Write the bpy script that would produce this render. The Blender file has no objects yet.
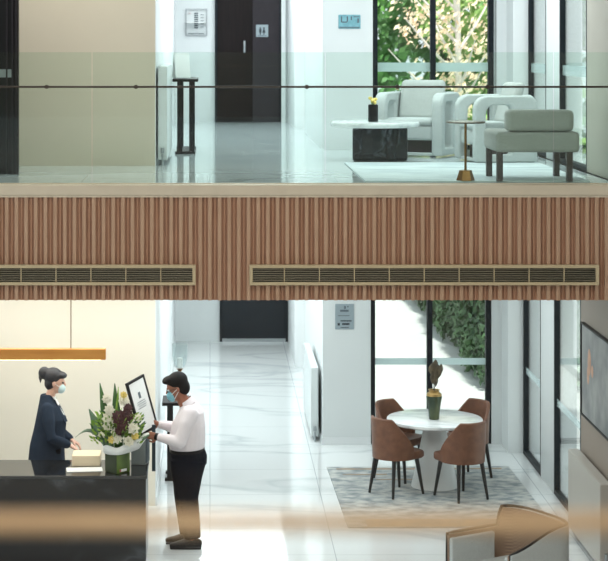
import bpy, bmesh, math, random
from mathutils import Vector, Matrix
R = math.radians
C = bpy.context.scene.collection
S = bpy.context.scene

# ------------------------------------------------------------------ camera, world, sun, lamps, exposure
EYE = 4.9
cam_d = bpy.data.cameras.new('camera'); cam = bpy.data.objects.new('camera', cam_d); C.objects.link(cam)
cam.location = (0, 0, EYE); cam.rotation_euler = (R(90), 0, 0)
cam_d.sensor_width = 36; cam_d.lens = 1880/608*36
cam_d.shift_x = (304-210)/608; cam_d.shift_y = -(280.5-43)/608
cam_d.clip_start = 0.05; cam_d.clip_end = 300
cam_d.dof.use_dof = True; cam_d.dof.focus_distance = 19.0; cam_d.dof.aperture_fstop = 111.3/27.0
S.camera = cam
S.view_settings.view_transform = 'Standard'; S.view_settings.look = 'None'
S.view_settings.gamma = 1; S.view_settings.use_curve_mapping = False
S.view_settings.exposure = 0.1

w = bpy.data.worlds.new('sky'); S.world = w; w.use_nodes = True
bg = w.node_tree.nodes['Background']; bg.inputs[0].default_value = (0.87, 0.96, 0.985, 1); bg.inputs[1].default_value = 1.15

sd = bpy.data.lights.new('sun', 'SUN'); sun = bpy.data.objects.new('sun', sd); C.objects.link(sun)
sd.energy = 5.5; sd.angle = R(3); sd.color = (1, .96, .88)
sun.rotation_euler = Vector((-.07, .34, -.92)).to_track_quat('-Z', 'Y').to_euler()

def area(name, loc, sx, sy, power, col=(1, 1, 1), rot=(0, 0, 0)):
    l = bpy.data.lights.new(name, 'AREA'); l.shape = 'RECTANGLE'; l.size = sx; l.size_y = sy
    l.energy = power; l.color = col
    o = bpy.data.objects.new(name, l); C.objects.link(o); o.location = loc; o.rotation_euler = rot
    return o
COOL = (.93, .985, 1.0); WARM = (1.0, .95, .87)
area('hall_ceiling_lamp', (.4, 25.5, 2.50), 1.4, 8.0, 125, COOL)
area('dining_ceiling_lamp', (2.5, 20.0, 2.50), 1.6, 3.0, 24, COOL)
area('reception_ceiling_lamp', (-1.7, 18.7, 2.50), 2.4, 1.6, 42, WARM)
area('entrance_ceiling_lamp', (.3, 19.0, 2.50), 1.2, 2.6, 32, COOL)
area('upper_hall_lamp', (.4, 26.0, 6.45), 1.4, 8.0, 160, COOL)
area('upper_lounge_lamp', (2.4, 20.2, 6.45), 2.0, 3.0, 96, COOL)
area('upper_landing_lamp', (-2.0, 18.6, 6.45), 3.0, 1.2, 60, (1, .96, .90))
area('atrium_lamp', (.5, 11.0, 6.45), 7.0, 6.0, 260, (1, .93, .86))
area('rail_fill', (-.9, .1, 6.45), 3.0, 1.2, 72, (1, .90, .78))  # unseen fill light added behind the camera to brighten the near rail

# ------------------------------------------------------------------ materials
def lin(c):
    return tuple(((v/255)/12.92 if v/255 <= .04045 else ((v/255+.055)/1.055)**2.4) for v in c) + (1,)
def mat(name, rgb, rough=.5, metal=0, var=0, scale=8, bump=0, spec=.5, sheen=0, rgb2=None, stretch=(1, 1, 1), coat=0):
    m = bpy.data.materials.new(name); m.use_nodes = True
    N = m.node_tree.nodes; L = m.node_tree.links; b = N['Principled BSDF']
    b.inputs['Base Color'].default_value = lin(rgb); b.inputs['Roughness'].default_value = rough
    b.inputs['Metallic'].default_value = metal; b.inputs['Specular IOR Level'].default_value = spec
    if coat: b.inputs['Coat Weight'].default_value = coat; b.inputs['Coat Roughness'].default_value = .08
    if var or rgb2 or bump:
        tc = N.new('ShaderNodeTexCoord'); mp = N.new('ShaderNodeMapping'); mp.inputs['Scale'].default_value = stretch
        nz = N.new('ShaderNodeTexNoise'); nz.inputs['Scale'].default_value = scale; nz.inputs['Detail'].default_value = 4
        L.new(tc.outputs['Object'], mp.inputs[0]); L.new(mp.outputs[0], nz.inputs['Vector'])
        if var or rgb2:
            rp = N.new('ShaderNodeValToRGB'); L.new(nz.outputs['Fac'], rp.inputs[0])
            a = lin(rgb); c2 = lin(rgb2) if rgb2 else tuple(v*(1-var) for v in a[:3])+(1,)
            rp.color_ramp.elements[0].position = .35; rp.color_ramp.elements[1].position = .65
            rp.color_ramp.elements[0].color = c2; rp.color_ramp.elements[1].color = a
            L.new(rp.outputs[0], b.inputs['Base Color'])
        if bump:
            bp = N.new('ShaderNodeBump'); bp.inputs['Strength'].default_value = bump; bp.inputs['Distance'].default_value = .01
            L.new(nz.outputs['Fac'], bp.inputs['Height']); L.new(bp.outputs[0], b.inputs['Normal'])
    return m
def glass(name, tint, spec=1.0, haze=0):
    m = bpy.data.materials.new(name); m.use_nodes = True
    N = m.node_tree.nodes; L = m.node_tree.links; N.clear()
    out = N.new('ShaderNodeOutputMaterial'); mix = N.new('ShaderNodeMixShader')
    tr = N.new('ShaderNodeBsdfTransparent'); tr.inputs[0].default_value = tint+(1,)
    gl = N.new('ShaderNodeBsdfGlossy'); gl.inputs['Roughness'].default_value = .02
    ge = N.new('ShaderNodeNewGeometry'); d = N.new('ShaderNodeVectorMath'); d.operation = 'DOT_PRODUCT'
    L.new(ge.outputs['Incoming'], d.inputs[0]); L.new(ge.outputs['Normal'], d.inputs[1])
    def mth(op, a, b=None):
        n = N.new('ShaderNodeMath'); n.operation = op
        for i, v in enumerate((a, b)):
            if v is None: continue
            if isinstance(v, (int, float)): n.inputs[i].default_value = v
            else: L.new(v, n.inputs[i])
        return n.outputs[0]
    f = mth('POWER', mth('SUBTRACT', 1.0, mth('ABSOLUTE', d.outputs['Value'])), 5.0)
    f = mth('MULTIPLY', mth('ADD', mth('MULTIPLY', f, .96), .04), spec)
    L.new(f, mix.inputs[0]); L.new(tr.outputs[0], mix.inputs[1]); L.new(gl.outputs[0], mix.inputs[2])
    last = mix
    if haze:
        m2 = N.new('ShaderNodeMixShader'); m2.inputs[0].default_value = haze
        df = N.new('ShaderNodeBsdfTranslucent'); df.inputs[0].default_value = (.85, .93, .93, 1)
        L.new(mix.outputs[0], m2.inputs[1]); L.new(df.outputs[0], m2.inputs[2]); last = m2
    L.new(last.outputs[0], out.inputs[0]); return m
def emit(name, rgb, strength):
    m = bpy.data.materials.new(name); m.use_nodes = True
    b = m.node_tree.nodes['Principled BSDF']; b.inputs['Base Color'].default_value = lin(rgb)
    b.inputs['Emission Color'].default_value = lin(rgb); b.inputs['Emission Strength'].default_value = strength
    return m
def marble(name, base, vein, rough, scale, width=.06, tile=None, joint=(150, 160, 165), spec=.5):
    m = mat(name, base, rough, spec=spec); N = m.node_tree.nodes; L = m.node_tree.links; b = N['Principled BSDF']
    tc = N.new('ShaderNodeTexCoord'); mp = N.new('ShaderNodeMapping'); mp.inputs['Rotation'].default_value = (0, 0, R(24))
    mp.inputs['Scale'].default_value = (.55, 1.3, 1)
    L.new(tc.outputs['Object'], mp.inputs[0])
    n1 = N.new('ShaderNodeTexNoise'); n1.inputs['Scale'].default_value = scale; n1.inputs['Detail'].default_value = 6
    n1.inputs['Distortion'].default_value = .6; L.new(mp.outputs[0], n1.inputs['Vector'])
    s = N.new('ShaderNodeMath'); s.operation = 'SUBTRACT'; s.inputs[1].default_value = .5; L.new(n1.outputs['Fac'], s.inputs[0])
    a = N.new('ShaderNodeMath'); a.operation = 'ABSOLUTE'; L.new(s.outputs[0], a.inputs[0])
    rp = N.new('ShaderNodeValToRGB'); L.new(a.outputs[0], rp.inputs[0]); e = rp.color_ramp.elements
    e[0].position = 0; e[0].color = lin(vein); e[1].position = width; e[1].color = lin(base)
    q = e.new(width*.3); mid = tuple((v+u)/2 for v, u in zip(vein, base)); q.color = lin(mid)
    o = rp.outputs[0]
    if tile:
        br = N.new('ShaderNodeTexBrick'); br.offset = 0
        br.inputs['Scale'].default_value = 1; br.inputs['Mortar Size'].default_value = .003
        br.inputs['Brick Width'].default_value = tile; br.inputs['Row Height'].default_value = tile
        br.inputs['Mortar'].default_value = lin(joint); L.new(tc.outputs['Object'], br.inputs['Vector'])
        L.new(o, br.inputs['Color1']); L.new(o, br.inputs['Color2']); o = br.outputs['Color']
    L.new(o, b.inputs['Base Color']); return m

M = {}
M['floor'] = marble('white_marble_floor', (224, 228, 228), (200, 206, 208), .06, .5, .035, 1.2)
M['floor_up'] = marble('pale_marble_floor', (206, 213, 216), (186, 196, 200), .08, .6, .05, 1.2)
M['white'] = mat('white_paint', (226, 230, 231), .6, var=.03, scale=1.5)
M['white_cool'] = mat('cool_white_paint', (216, 221, 221), .6, var=.03, scale=1.5)
M['cream'] = mat('cream_paint', (236, 231, 217), .6, var=.03, scale=1.2)
M['beige'] = mat('beige_paint', (206, 197, 178), .6, var=.03, scale=1.2)
M['stone'] = mat('greige_paint', (172, 168, 156), .6, var=.05, scale=1.5)
M['taupe'] = mat('taupe_paint', (142, 131, 120), .6, var=.05, scale=1.5)
M['ceil'] = mat('ceiling_white', (235, 236, 235), .7, var=.02)
M['cap'] = mat('limestone_cap', (212, 197, 176), .4, var=.08, scale=6)
M['wood'] = mat('oak_slat', (188, 152, 126), .45, rgb2=(178, 140, 114), scale=5, stretch=(6, 1, .4))
M['wood_dark'] = mat('darker_recess_wood', (180, 134, 106), .5, rgb2=(164, 118, 92), scale=5, stretch=(6, 1, .4))  # wood between the slats, a darker tone than the slats
M['vent_frame'] = mat('vent_frame_paint', (196, 176, 142), .4, var=.05)
M['vent_blade'] = mat('vent_blade_metal', (120, 112, 92), .4, metal=.4, var=.1)
M['black'] = mat('matte_black', (18, 18, 20), .5, spec=.25, var=.1)
M['frame'] = mat('dark_window_metal', (22, 29, 34), .5, spec=.2, var=.1)
M['glass'] = glass('window_glass', (.97, .99, .99))
M['glass_green'] = glass('balustrade_glass', (.918, .975, .945), .8)
M['glass_edge'] = glass('near_balustrade_glass', (.985, .995, .99), .5)
M['frost'] = glass('frosted_band', (.86, .90, .90), .6, .78)
M['frost_side'] = glass('faint_frosted_band', (.90, .94, .95), .4, .22)
M['rail'] = mat('dark_bronze', (74, 64, 58), .35, metal=.8, var=.1)
M['brassrail'] = mat('tan_wood_rail', (212, 182, 142), .4, rgb2=(196, 164, 124), scale=6)
M['steel'] = mat('brushed_steel', (170, 175, 178), .3, metal=.9, var=.06, scale=30)
M['door_dark'] = mat('dark_brown_door', (26, 18, 18), .5, spec=.15, rgb2=(18, 13, 13), scale=4, stretch=(8, 8, .5))
M['door_panel'] = mat('dark_grey_panel', (50, 46, 50), .5, spec=.15, var=.1)
M['door_glass'] = mat('dark_door_glass', (30, 37, 43), .2, spec=.25, var=.1)
M['radiator'] = mat('radiator_enamel', (214, 220, 220), .35, var=.03)
M['radiator_warm'] = mat('grey_radiator_enamel', (178, 174, 166), .35, var=.03)
M['desk'] = marble('black_desk_stone', (34, 35, 38), (74, 78, 82), .28, 1.3, .04)
M['desk_top'] = mat('glossy_black_top', (30, 33, 36), .06, var=.1, spec=.9)
M['blackmarble'] = marble('black_marble', (14, 16, 21), (84, 88, 96), .2, 2.4, .018)
M['tabletop'] = marble('white_table_marble', (236, 240, 240), (208, 214, 216), .12, 1.2, .05)
M['tablebase'] = mat('white_lacquer', (222, 224, 222), .3, var=.02)
M['leather'] = mat('brown_leather', (116, 76, 54), .5, rgb2=(100, 64, 46), scale=14, bump=.1)
M['leg'] = mat('black_leg', (22, 22, 24), .35, var=.1)
M['boucle'] = mat('pale_grey_fabric', (194, 200, 200), .9, var=.08, scale=60, bump=.3, spec=.2)
M['greyfab'] = mat('sage_grey_fabric', (168, 171, 168), .9, var=.08, scale=70, bump=.3, spec=.2)
M['cushion'] = mat('grey_cushion_fabric', (184, 188, 186), .9, var=.08, scale=60, bump=.3, spec=.2)
M['taupefab'] = mat('taupe_cushion_fabric', (120, 112, 108), .9, var=.1, scale=60, bump=.3, spec=.2)
M['brass'] = mat('aged_brass', (138, 104, 66), .3, metal=.9, var=.15, scale=20)
M['bronzetop'] = mat('bronze_tabletop', (120, 110, 100), .25, metal=.6, var=.1)
M['legwood'] = mat('dark_wood_leg', (66, 56, 54), .45, var=.15)
M['paper'] = mat('white_paper', (238, 240, 238), .7, var=.02)
M['ink'] = mat('grey_ink', (92, 104, 112), .7, var=.1)
M['inkdark'] = mat('dark_ink', (44, 54, 60), .7, var=.1)
M['red'] = mat('red_seal', (186, 96, 100), .6, var=.1)
M['teal'] = mat('teal_sign', (104, 156, 168), .4, rgb2=(128, 182, 192), scale=16)
M['greysign'] = mat('grey_sign', (148, 162, 168), .4, var=.06)
M['skin'] = mat('skin_warm', (158, 102, 80), .5, var=.05, scale=20)
M['skin_f'] = mat('skin_light', (222, 178, 158), .5, var=.05, scale=20)
M['hair'] = mat('black_hair', (12, 11, 14), .6, spec=.2, var=.3, scale=60, bump=.3)
M['hair_f'] = mat('dark_hair', (40, 42, 50), .45, var=.3, scale=60, bump=.3)
M['shirt'] = mat('white_shirt', (236, 228, 232), .8, var=.03, scale=14, bump=.25)
M['trouser'] = mat('navy_trouser', (20, 24, 34), .9, spec=.1, var=.1, scale=20, bump=.2)
M['jacket'] = mat('navy_jacket', (42, 54, 70), .9, spec=.1, var=.08, scale=20, bump=.15)
M['shoe'] = mat('black_shoe', (20, 18, 20), .35, var=.1)
M['mask'] = mat('blue_mask', (128, 190, 206), .8, var=.04, scale=30)
M['mask_f'] = mat('pale_blue_mask', (196, 222, 226), .8, var=.04, scale=30)
M['leafd'] = mat('dark_leaf', (72, 116, 52), .5, rgb2=(44, 82, 38), scale=3)
M['leafy'] = mat('lime_leaf', (158, 188, 72), .5, rgb2=(104, 148, 52), scale=9)
M['leafs'] = mat('silver_leaf', (104, 132, 104), .5, var=.2, scale=9)
M['petalw'] = mat('white_petal', (244, 240, 222), .6, var=.06, scale=30)
M['petalp'] = mat('plum_petal', (96, 58, 58), .6, rgb2=(68, 38, 44), scale=30)
M['petaly'] = mat('yellow_petal', (236, 214, 120), .6, var=.1, scale=30)
M['vasegreen'] = mat('green_glass_vase', (104, 130, 60), .2, rgb2=(62, 88, 36), scale=8, stretch=(1, 1, .3), spec=.6)
M['vaseshade'] = mat('shaded_vase_green', (44, 60, 24), .35, var=.3, scale=12)  # darker green for the vase side painted as shaded
M['ceramic'] = mat('green_gold_glaze', (84, 92, 62), .25, rgb2=(48, 66, 56), scale=9, stretch=(1, 1, .4), metal=.4)
M['goldrim'] = mat('gold_glaze', (176, 146, 92), .3, metal=.8, var=.15)
M['dried'] = mat('dried_brown_leaf', (92, 80, 58), .6, rgb2=(60, 54, 42), scale=20)
M['pendant'] = mat('orange_wood_lamp', (214, 150, 72), .4, rgb2=(200, 132, 56), scale=5, stretch=(.4, 4, 4))
M['glow'] = emit('warm_led', (255, 226, 176), 4)
M['rugl'] = mat('grey_patterned_rug', (190, 192, 188), .95, rgb2=(128, 138, 142), scale=6, bump=.3, stretch=(1, 1.5, 1), spec=.1)
M['rugu'] = mat('pale_rug', (212, 220, 222), .95, rgb2=(180, 192, 198), scale=2.2, bump=.3, stretch=(.6, 2, 1), spec=.1)
M['rugb'] = mat('tan_rug_border', (176, 152, 128), .95, rgb2=(136, 132, 126), scale=6, spec=.1)
M['terrace'] = mat('white_terrace_stone', (196, 200, 200), .7, var=.05, scale=.8)
M['kerb'] = mat('kerb_stone', (214, 216, 212), .7, var=.05)
M['soil'] = mat('grassy_soil', (84, 96, 60), .9, var=.3, scale=2)
M['leafT'] = mat('evergreen_leaf', (112, 166, 88), .6, rgb2=(60, 108, 56), scale=.9)
M['leafT2'] = mat('fresh_green_leaf', (176, 204, 116), .6, rgb2=(120, 160, 84), scale=1.1)
M['leafH'] = mat('hedge_leaf', (86, 122, 76), .6, rgb2=(48, 78, 50), scale=2)
M['leafA'] = mat('autumn_leaf', (250, 240, 206), .6, rgb2=(244, 208, 172), scale=2.5)
M['bark'] = mat('pale_bark', (222, 216, 206), .8, var=.15, scale=6)
M['barkd'] = mat('brown_bark', (84, 70, 56), .9, var=.3, scale=6)
M['art'] = mat('grey_abstract_paint', (150, 152, 150), .6, rgb2=(112, 116, 118), scale=3)
M['peach'] = mat('peach_paint', (190, 148, 122), .6, var=.15, scale=12)
M['cane'] = mat('brown_woven_back', (156, 128, 106), .7, var=.1, scale=8)
M['cream_box'] = mat('cream_card', (240, 220, 190), .7, var=.04)
M['greybox'] = mat('grey_plastic', (128, 136, 138), .45, var=.04)
M['navytag'] = mat('dark_teal_strut_and_shade', (34, 58, 70), .4, var=.1)  # strut colour, also used as painted shade on the grey box
M['clear'] = glass('clear_glass', (.94, .97, .97), 1.6)

# woven cane pattern
def _cane():
    m = M['cane']; N = m.node_tree.nodes; L = m.node_tree.links; b = N['Principled BSDF']
    tc = N.new('ShaderNodeTexCoord'); ck = N.new('ShaderNodeTexChecker'); ck.inputs['Scale'].default_value = 70
    ck.inputs[1].default_value = lin((160, 134, 114)); ck.inputs[2].default_value = lin((120, 98, 82))
    L.new(tc.outputs['Object'], ck.inputs['Vector']); L.new(ck.outputs[0], b.inputs['Base Color'])
_cane()

# ------------------------------------------------------------------ mesh helpers
class B:
    def __init__(self): self.bm = bmesh.new()
    def box(self, x0, x1, y0, y1, z0, z1):
        v = [self.bm.verts.new(p) for p in ((x0,y0,z0),(x1,y0,z0),(x1,y1,z0),(x0,y1,z0),(x0,y0,z1),(x1,y0,z1),(x1,y1,z1),(x0,y1,z1))]
        for f in ((3,2,1,0),(4,5,6,7),(0,1,5,4),(1,2,6,5),(2,3,7,6),(3,0,4,7)): self.bm.faces.new([v[i] for i in f])
        return self
    def obox(self, c, ax, ay, az):
        c, ax, ay, az = map(Vector, (c, ax, ay, az)); s = []
        for k in (-1, 1):
            for i, j in ((-1,-1),(1,-1),(1,1),(-1,1)): s.append(self.bm.verts.new(c+ax*i+ay*j+az*k))
        for f in ((3,2,1,0),(4,5,6,7),(0,1,5,4),(1,2,6,5),(2,3,7,6),(3,0,4,7)): self.bm.faces.new([s[i] for i in f])
        return self
    def tube(self, pts, ref=(1,0,0), n=14, caps=True, round_ends=False):
        """pts: (x,y,z,r) or (x,y,z,ra,rb); ra along ref"""
        P = [Vector(p[:3]) for p in pts]; rad = [(p[3], p[4] if len(p) > 4 else p[3]) for p in pts]
        if round_ends:
            d0 = (P[0]-P[1]).normalized(); d1 = (P[-1]-P[-2]).normalized(); a, b = rad[0], rad[-1]
            m0, m1 = min(a), min(b); pre = []; post = []
            for k in (80, 50, 25): pre.append((P[0]+d0*m0*math.sin(R(k)), (a[0]*math.cos(R(k)), a[1]*math.cos(R(k)))))
            for k in (25, 50, 80): post.append((P[-1]+d1*m1*math.sin(R(k)), (b[0]*math.cos(R(k)), b[1]*math.cos(R(k)))))
            P = [q[0] for q in pre]+P+[q[0] for q in post]; rad = [q[1] for q in pre]+rad+[q[1] for q in post]
        rings = []; ref = Vector(ref)
        for i, p in enumerate(P):
            t = (P[min(i+1, len(P)-1)]-P[max(i-1, 0)]).normalized()
            u = ref-t*ref.dot(t)
            if u.length < .05: u = Vector((0,1,0))-t*t.y
            u.normalize(); v = t.cross(u); ra, rb = rad[i]
            rings.append([self.bm.verts.new(p+u*ra*math.cos(2*math.pi*k/n)+v*rb*math.sin(2*math.pi*k/n)) for k in range(n)])
        for a, b in zip(rings, rings[1:]):
            for k in range(n): self.bm.faces.new((a[k], a[(k+1)%n], b[(k+1)%n], b[k]))
        if caps: self.bm.faces.new(rings[0][::-1]); self.bm.faces.new(rings[-1])
        return self
    def lathe(self, prof, c=(0,0,0), n=32, caps=True):
        rings = [[self.bm.verts.new((c[0]+r*math.cos(2*math.pi*k/n), c[1]+r*math.sin(2*math.pi*k/n), c[2]+z)) for k in range(n)] for r, z in prof]
        for a, b in zip(rings, rings[1:]):
            for k in range(n): self.bm.faces.new((a[k], a[(k+1)%n], b[(k+1)%n], b[k]))
        if caps: self.bm.faces.new(rings[0][::-1]); self.bm.faces.new(rings[-1])
        return self
    def ell(self, c, r, rot=None, seg=20):
        mt = Matrix.Translation(c) @ (rot.to_4x4() if rot else Matrix()) @ Matrix.Diagonal((*r, 1))
        bmesh.ops.create_uvsphere(self.bm, u_segments=seg, v_segments=max(8, seg*2//3), radius=1, matrix=mt); return self
    def ring(self, pairs_outer, pairs_inner, y0, y1, plane='xz'):
        """frame between two loops with equal point counts, extruded between y0 and y1"""
        def mk(p, y): return self.bm.verts.new((p[0], y, p[1]))
        n = len(pairs_outer)
        o0 = [mk(p, y0) for p in pairs_outer]; o1 = [mk(p, y1) for p in pairs_outer]
        i0 = [mk(p, y0) for p in pairs_inner]; i1 = [mk(p, y1) for p in pairs_inner]
        for k in range(n):
            j = (k+1) % n
            self.bm.faces.new((o0[k], o0[j], i0[j], i0[k])); self.bm.faces.new((o1[j], o1[k], i1[k], i1[j]))
            self.bm.faces.new((o0[j], o0[k], o1[k], o1[j])); self.bm.faces.new((i0[k], i0[j], i1[j], i1[k]))
        return self
    def poly(self, pts):
        self.bm.faces.new([self.bm.verts.new(p) for p in pts]); return self
    def obj(self, name, m, parent=None, bevel=0, seg=3, smooth=True, sub=0, recalc=True):
        if recalc: bmesh.ops.recalc_face_normals(self.bm, faces=self.bm.faces)
        me = bpy.data.meshes.new(name); self.bm.to_mesh(me); self.bm.free()
        for p in me.polygons: p.use_smooth = smooth
        o = bpy.data.objects.new(name, me); C.objects.link(o); me.materials.append(M[m])
        if parent: o.parent = parent
        if bevel:
            b = o.modifiers.new('bevel', 'BEVEL'); b.width = bevel; b.segments = seg; b.limit_method = 'ANGLE'; b.angle_limit = R(40)
        if sub:
            s = o.modifiers.new('sub', 'SUBSURF'); s.levels = sub; s.render_levels = sub
        if smooth and not sub:
            try: me.set_sharp_from_angle(angle=R(40))
            except Exception: pass
        return o
def rrect(x0, x1, z0, z1, r, n=5):
    if not isinstance(r, (tuple, list)): r = (r,)*4
    out = []
    for (cx, cz, a, q) in ((x1-r[0], z1-r[0], 0, r[0]), (x0+r[1], z1-r[1], 90, r[1]), (x0+r[2], z0+r[2], 180, r[2]), (x1-r[3], z0+r[3], 270, r[3])):
        for k in range(n+1): t = R(a+90*k/n); out.append((cx+q*math.cos(t), cz+q*math.sin(t)))
    return out
def thing(name, label, cat, loc=(0,0,0), rz=0, group=None):
    o = bpy.data.objects.new(name, None); C.objects.link(o); o.empty_display_size = .1
    o.location = loc; o.rotation_euler = (0, 0, rz); o['label'] = label; o['category'] = cat
    if group: o['group'] = group
    return o
def tag(o, label, cat, group=None, kind=None):
    o['label'] = label; o['category'] = cat
    if group: o['group'] = group
    if kind: o['kind'] = kind
    return o
def struct(o, label=None, cat=None):
    o['kind'] = 'structure'
    if label: o['label'] = label
    if cat: o['category'] = cat
    return o
def dup(root, loc, rz, label, group=None):
    r = root.copy(); C.objects.link(r); r.location = loc; r.rotation_euler = (0, 0, rz); r['label'] = label
    if group: r['group'] = group
    for ch in list(root.children):
        c = ch.copy(); C.objects.link(c); c.parent = r
        for g in list(ch.children):
            d = g.copy(); C.objects.link(d); d.parent = c
    return r
def remeshed(b, name, m, parent, voxel=.008, smooth=4):
    """fuse overlapping shapes into one continuous surface"""
    bmesh.ops.recalc_face_normals(b.bm, faces=b.bm.faces)
    me = bpy.data.meshes.new('tmp'); b.bm.to_mesh(me); b.bm.free()
    t = bpy.data.objects.new('tmp', me); C.objects.link(t)
    r = t.modifiers.new('r', 'REMESH'); r.mode = 'VOXEL'; r.voxel_size = voxel
    s = t.modifiers.new('s', 'SMOOTH'); s.factor = .5; s.iterations = smooth
    dg = bpy.context.evaluated_depsgraph_get()
    new = bpy.data.meshes.new_from_object(t.evaluated_get(dg)); new.name = name
    bpy.data.objects.remove(t); bpy.data.meshes.remove(me)
    for p in new.polygons: p.use_smooth = True
    new.materials.clear(); new.materials.append(M[m])
    o = bpy.data.objects.new(name, new); C.objects.link(o); o.parent = parent
    return o

# ------------------------------------------------------------------ setting
F = 3.6                       # upper floor level
SOF = 2.545                   # soffit of the mezzanine
EDGE = 17.25                  # its front edge
XL, XR, XRU = -.58, 3.74, 3.80
BK, WB = 30.9, 23.0           # corridor end, window wall
TOP = 6.6
struct(B().box(-9, 4.2, -1.2, 23.25, -.12, 0).box(-9, 2.05, 23.25, 31.2, -.12, 0).obj('floor', 'floor', smooth=False), 'polished white marble floor of the lower hall', 'floor')
struct(B().box(-9, 4.2, EDGE, 23.25, F-.12, F).box(-9, 2.05, 23.25, 31.2, F-.12, F).obj('floor_upper', 'floor_up', smooth=False), 'polished pale floor of the upper lounge', 'floor')
struct(B().box(-9, 4.2, EDGE, 23.25, SOF, SOF+.1).box(-9, 2.05, 23.25, 31.2, SOF, SOF+.1).obj('ceiling', 'ceil', smooth=False))
struct(B().box(-9, 4.2, -1.2, 23.25, TOP, TOP+.15).box(-9, 2.05, 23.25, 31.2, TOP, TOP+.15).obj('ceiling_upper', 'ceil', smooth=False))
struct(B().box(-9, 4.2, EDGE-.02, EDGE+.02, SOF, F-.09).obj('wall_fascia_core', 'wood_dark', smooth=False))
struct(B().box(-9, 4.2, EDGE-.075, EDGE+.10, F-.095, F+.004).obj('trim_1', 'cap', bevel=.012), 'pale stone coping along the mezzanine edge', 'coping')
struct(B().box(-9, 4.2, EDGE-.06, EDGE-.01, F-.112, F-.095).obj('trim_2', 'cap', smooth=False))
b = B(); pitch = .0885; x = -4.0
while x < 4.2:
    b.box(x, x+.034, EDGE-.055, EDGE-.02, SOF, F-.1); x += pitch
struct(b.obj('wall_fascia_slats', 'wood', bevel=.004, seg=2), 'vertical oak slats cladding the mezzanine edge', 'cladding')
b = B(); x = -4.0+.052
while x < 4.2:
    b.box(x, x+.019, EDGE-.035, EDGE-.02, SOF, F-.1); x += pitch
struct(b.obj('wall_fascia_ribs', 'wood_dark', bevel=.003, seg=2))
# left block behind reception, both floors
struct(B().box(-9, XL, 19.9, BK, 0, SOF).obj('wall_left', 'cream', smooth=False), 'cream wall behind the reception desk', 'wall')
struct(B().box(-9, XL, 19.9, BK, F, TOP).obj('wall_left_upper', 'beige', smooth=False), 'beige wall on the upper floor', 'wall')
struct(B().box(XL, XL+.006, 19.9, BK, 0, SOF).obj('wall_hall', 'white', smooth=False))
struct(B().box(XL, XL+.006, 19.9, BK, F, TOP).obj('wall_hall_upper', 'white', smooth=False))
# corridor end
struct(B().box(XL, 2.05, BK, BK+.2, 0, SOF).box(XL, 2.05, BK, BK+.2, F, TOP).obj('wall_back', 'white_cool', smooth=False))
# pier between corridor and window
CX = 1.375
struct(B().box(CX, 1.96, WB-.08, 27.2, 0, SOF).obj('wall_pier', 'white_cool', smooth=False), 'pale wall pier with a grey notice', 'wall')
struct(B().box(CX, 1.985, WB-.08, 27.2, F, TOP).obj('wall_pier_upper', 'white_cool', smooth=False), 'pale wall pier with a teal sign', 'wall')
struct(B().box(1.28, 2.05, 28.4, BK, 0, SOF).box(1.28, 2.05, 28.4, BK, F, TOP).obj('wall_corridor', 'white', smooth=False))
struct(B().box(CX, XR+.2, WB, WB+.25, SOF, F).obj('wall_lintel', 'white_cool', smooth=False))
struct(B().box(1.9, XR+.2, WB, WB+.25, TOP-.3, TOP).obj('wall_lintel_upper', 'white_cool', smooth=False))
# right wall with two window openings per floor, corner pier, intermediate pier
for (nm, X, z0, z1, m1, m2) in (('wall_right', XR, 0, SOF, 'white_cool', 'taupe'), ('wall_right_upper', XRU, F, TOP, 'white_cool', 'stone')):
    dx = X-XR
    struct(B().box(X-.18, X+.25, 22.45, WB+.25, z0, z1).box(3.44+dx, X+.2, WB-.05, WB+.25, z0, z1)
           .box(X, X+.25, 20.45, 21.25, z0, z1).obj(nm+'_piers', m1, smooth=False))
    struct(B().box(X, X+.25, 8.0, 18.95, z0, z1).obj(nm, m2, smooth=False), 'taupe side wall' if z0 == 0 else 'beige side wall on the upper floor', 'wall')
struct(B().box(XR+.02, XR+.25, 8, WB, SOF, F).obj('wall_right_band', 'white_cool', smooth=False))
struct(B().box(XR-.02, XR, 8.0, 18.95, 0, .09).obj('baseboard_right', 'white', smooth=False))
struct(B().box(CX-.012, CX, WB-.09, 27.2, 0, .09).box(CX-.012, 1.96, WB-.092, WB-.08, 0, .09).obj('baseboard_pier', 'white', smooth=False))
struct(B().box(XL+.006, XL+.02, 19.9, BK, 0, .09).obj('baseboard_left', 'white', smooth=False))
# near balcony on which the photographer stands
struct(B().box(-9, 4.2, -1.4, -1.2, 0, TOP).obj('wall_rear', 'taupe', smooth=False))
struct(B().box(4.0, 4.2, -1.2, 8.0, 0, TOP).obj('wall_right_near', 'taupe', smooth=False))
struct(B().box(-9, 4.2, -1.2, 1.72, SOF, F).obj('floor_balcony', 'floor_up', smooth=False))

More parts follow.
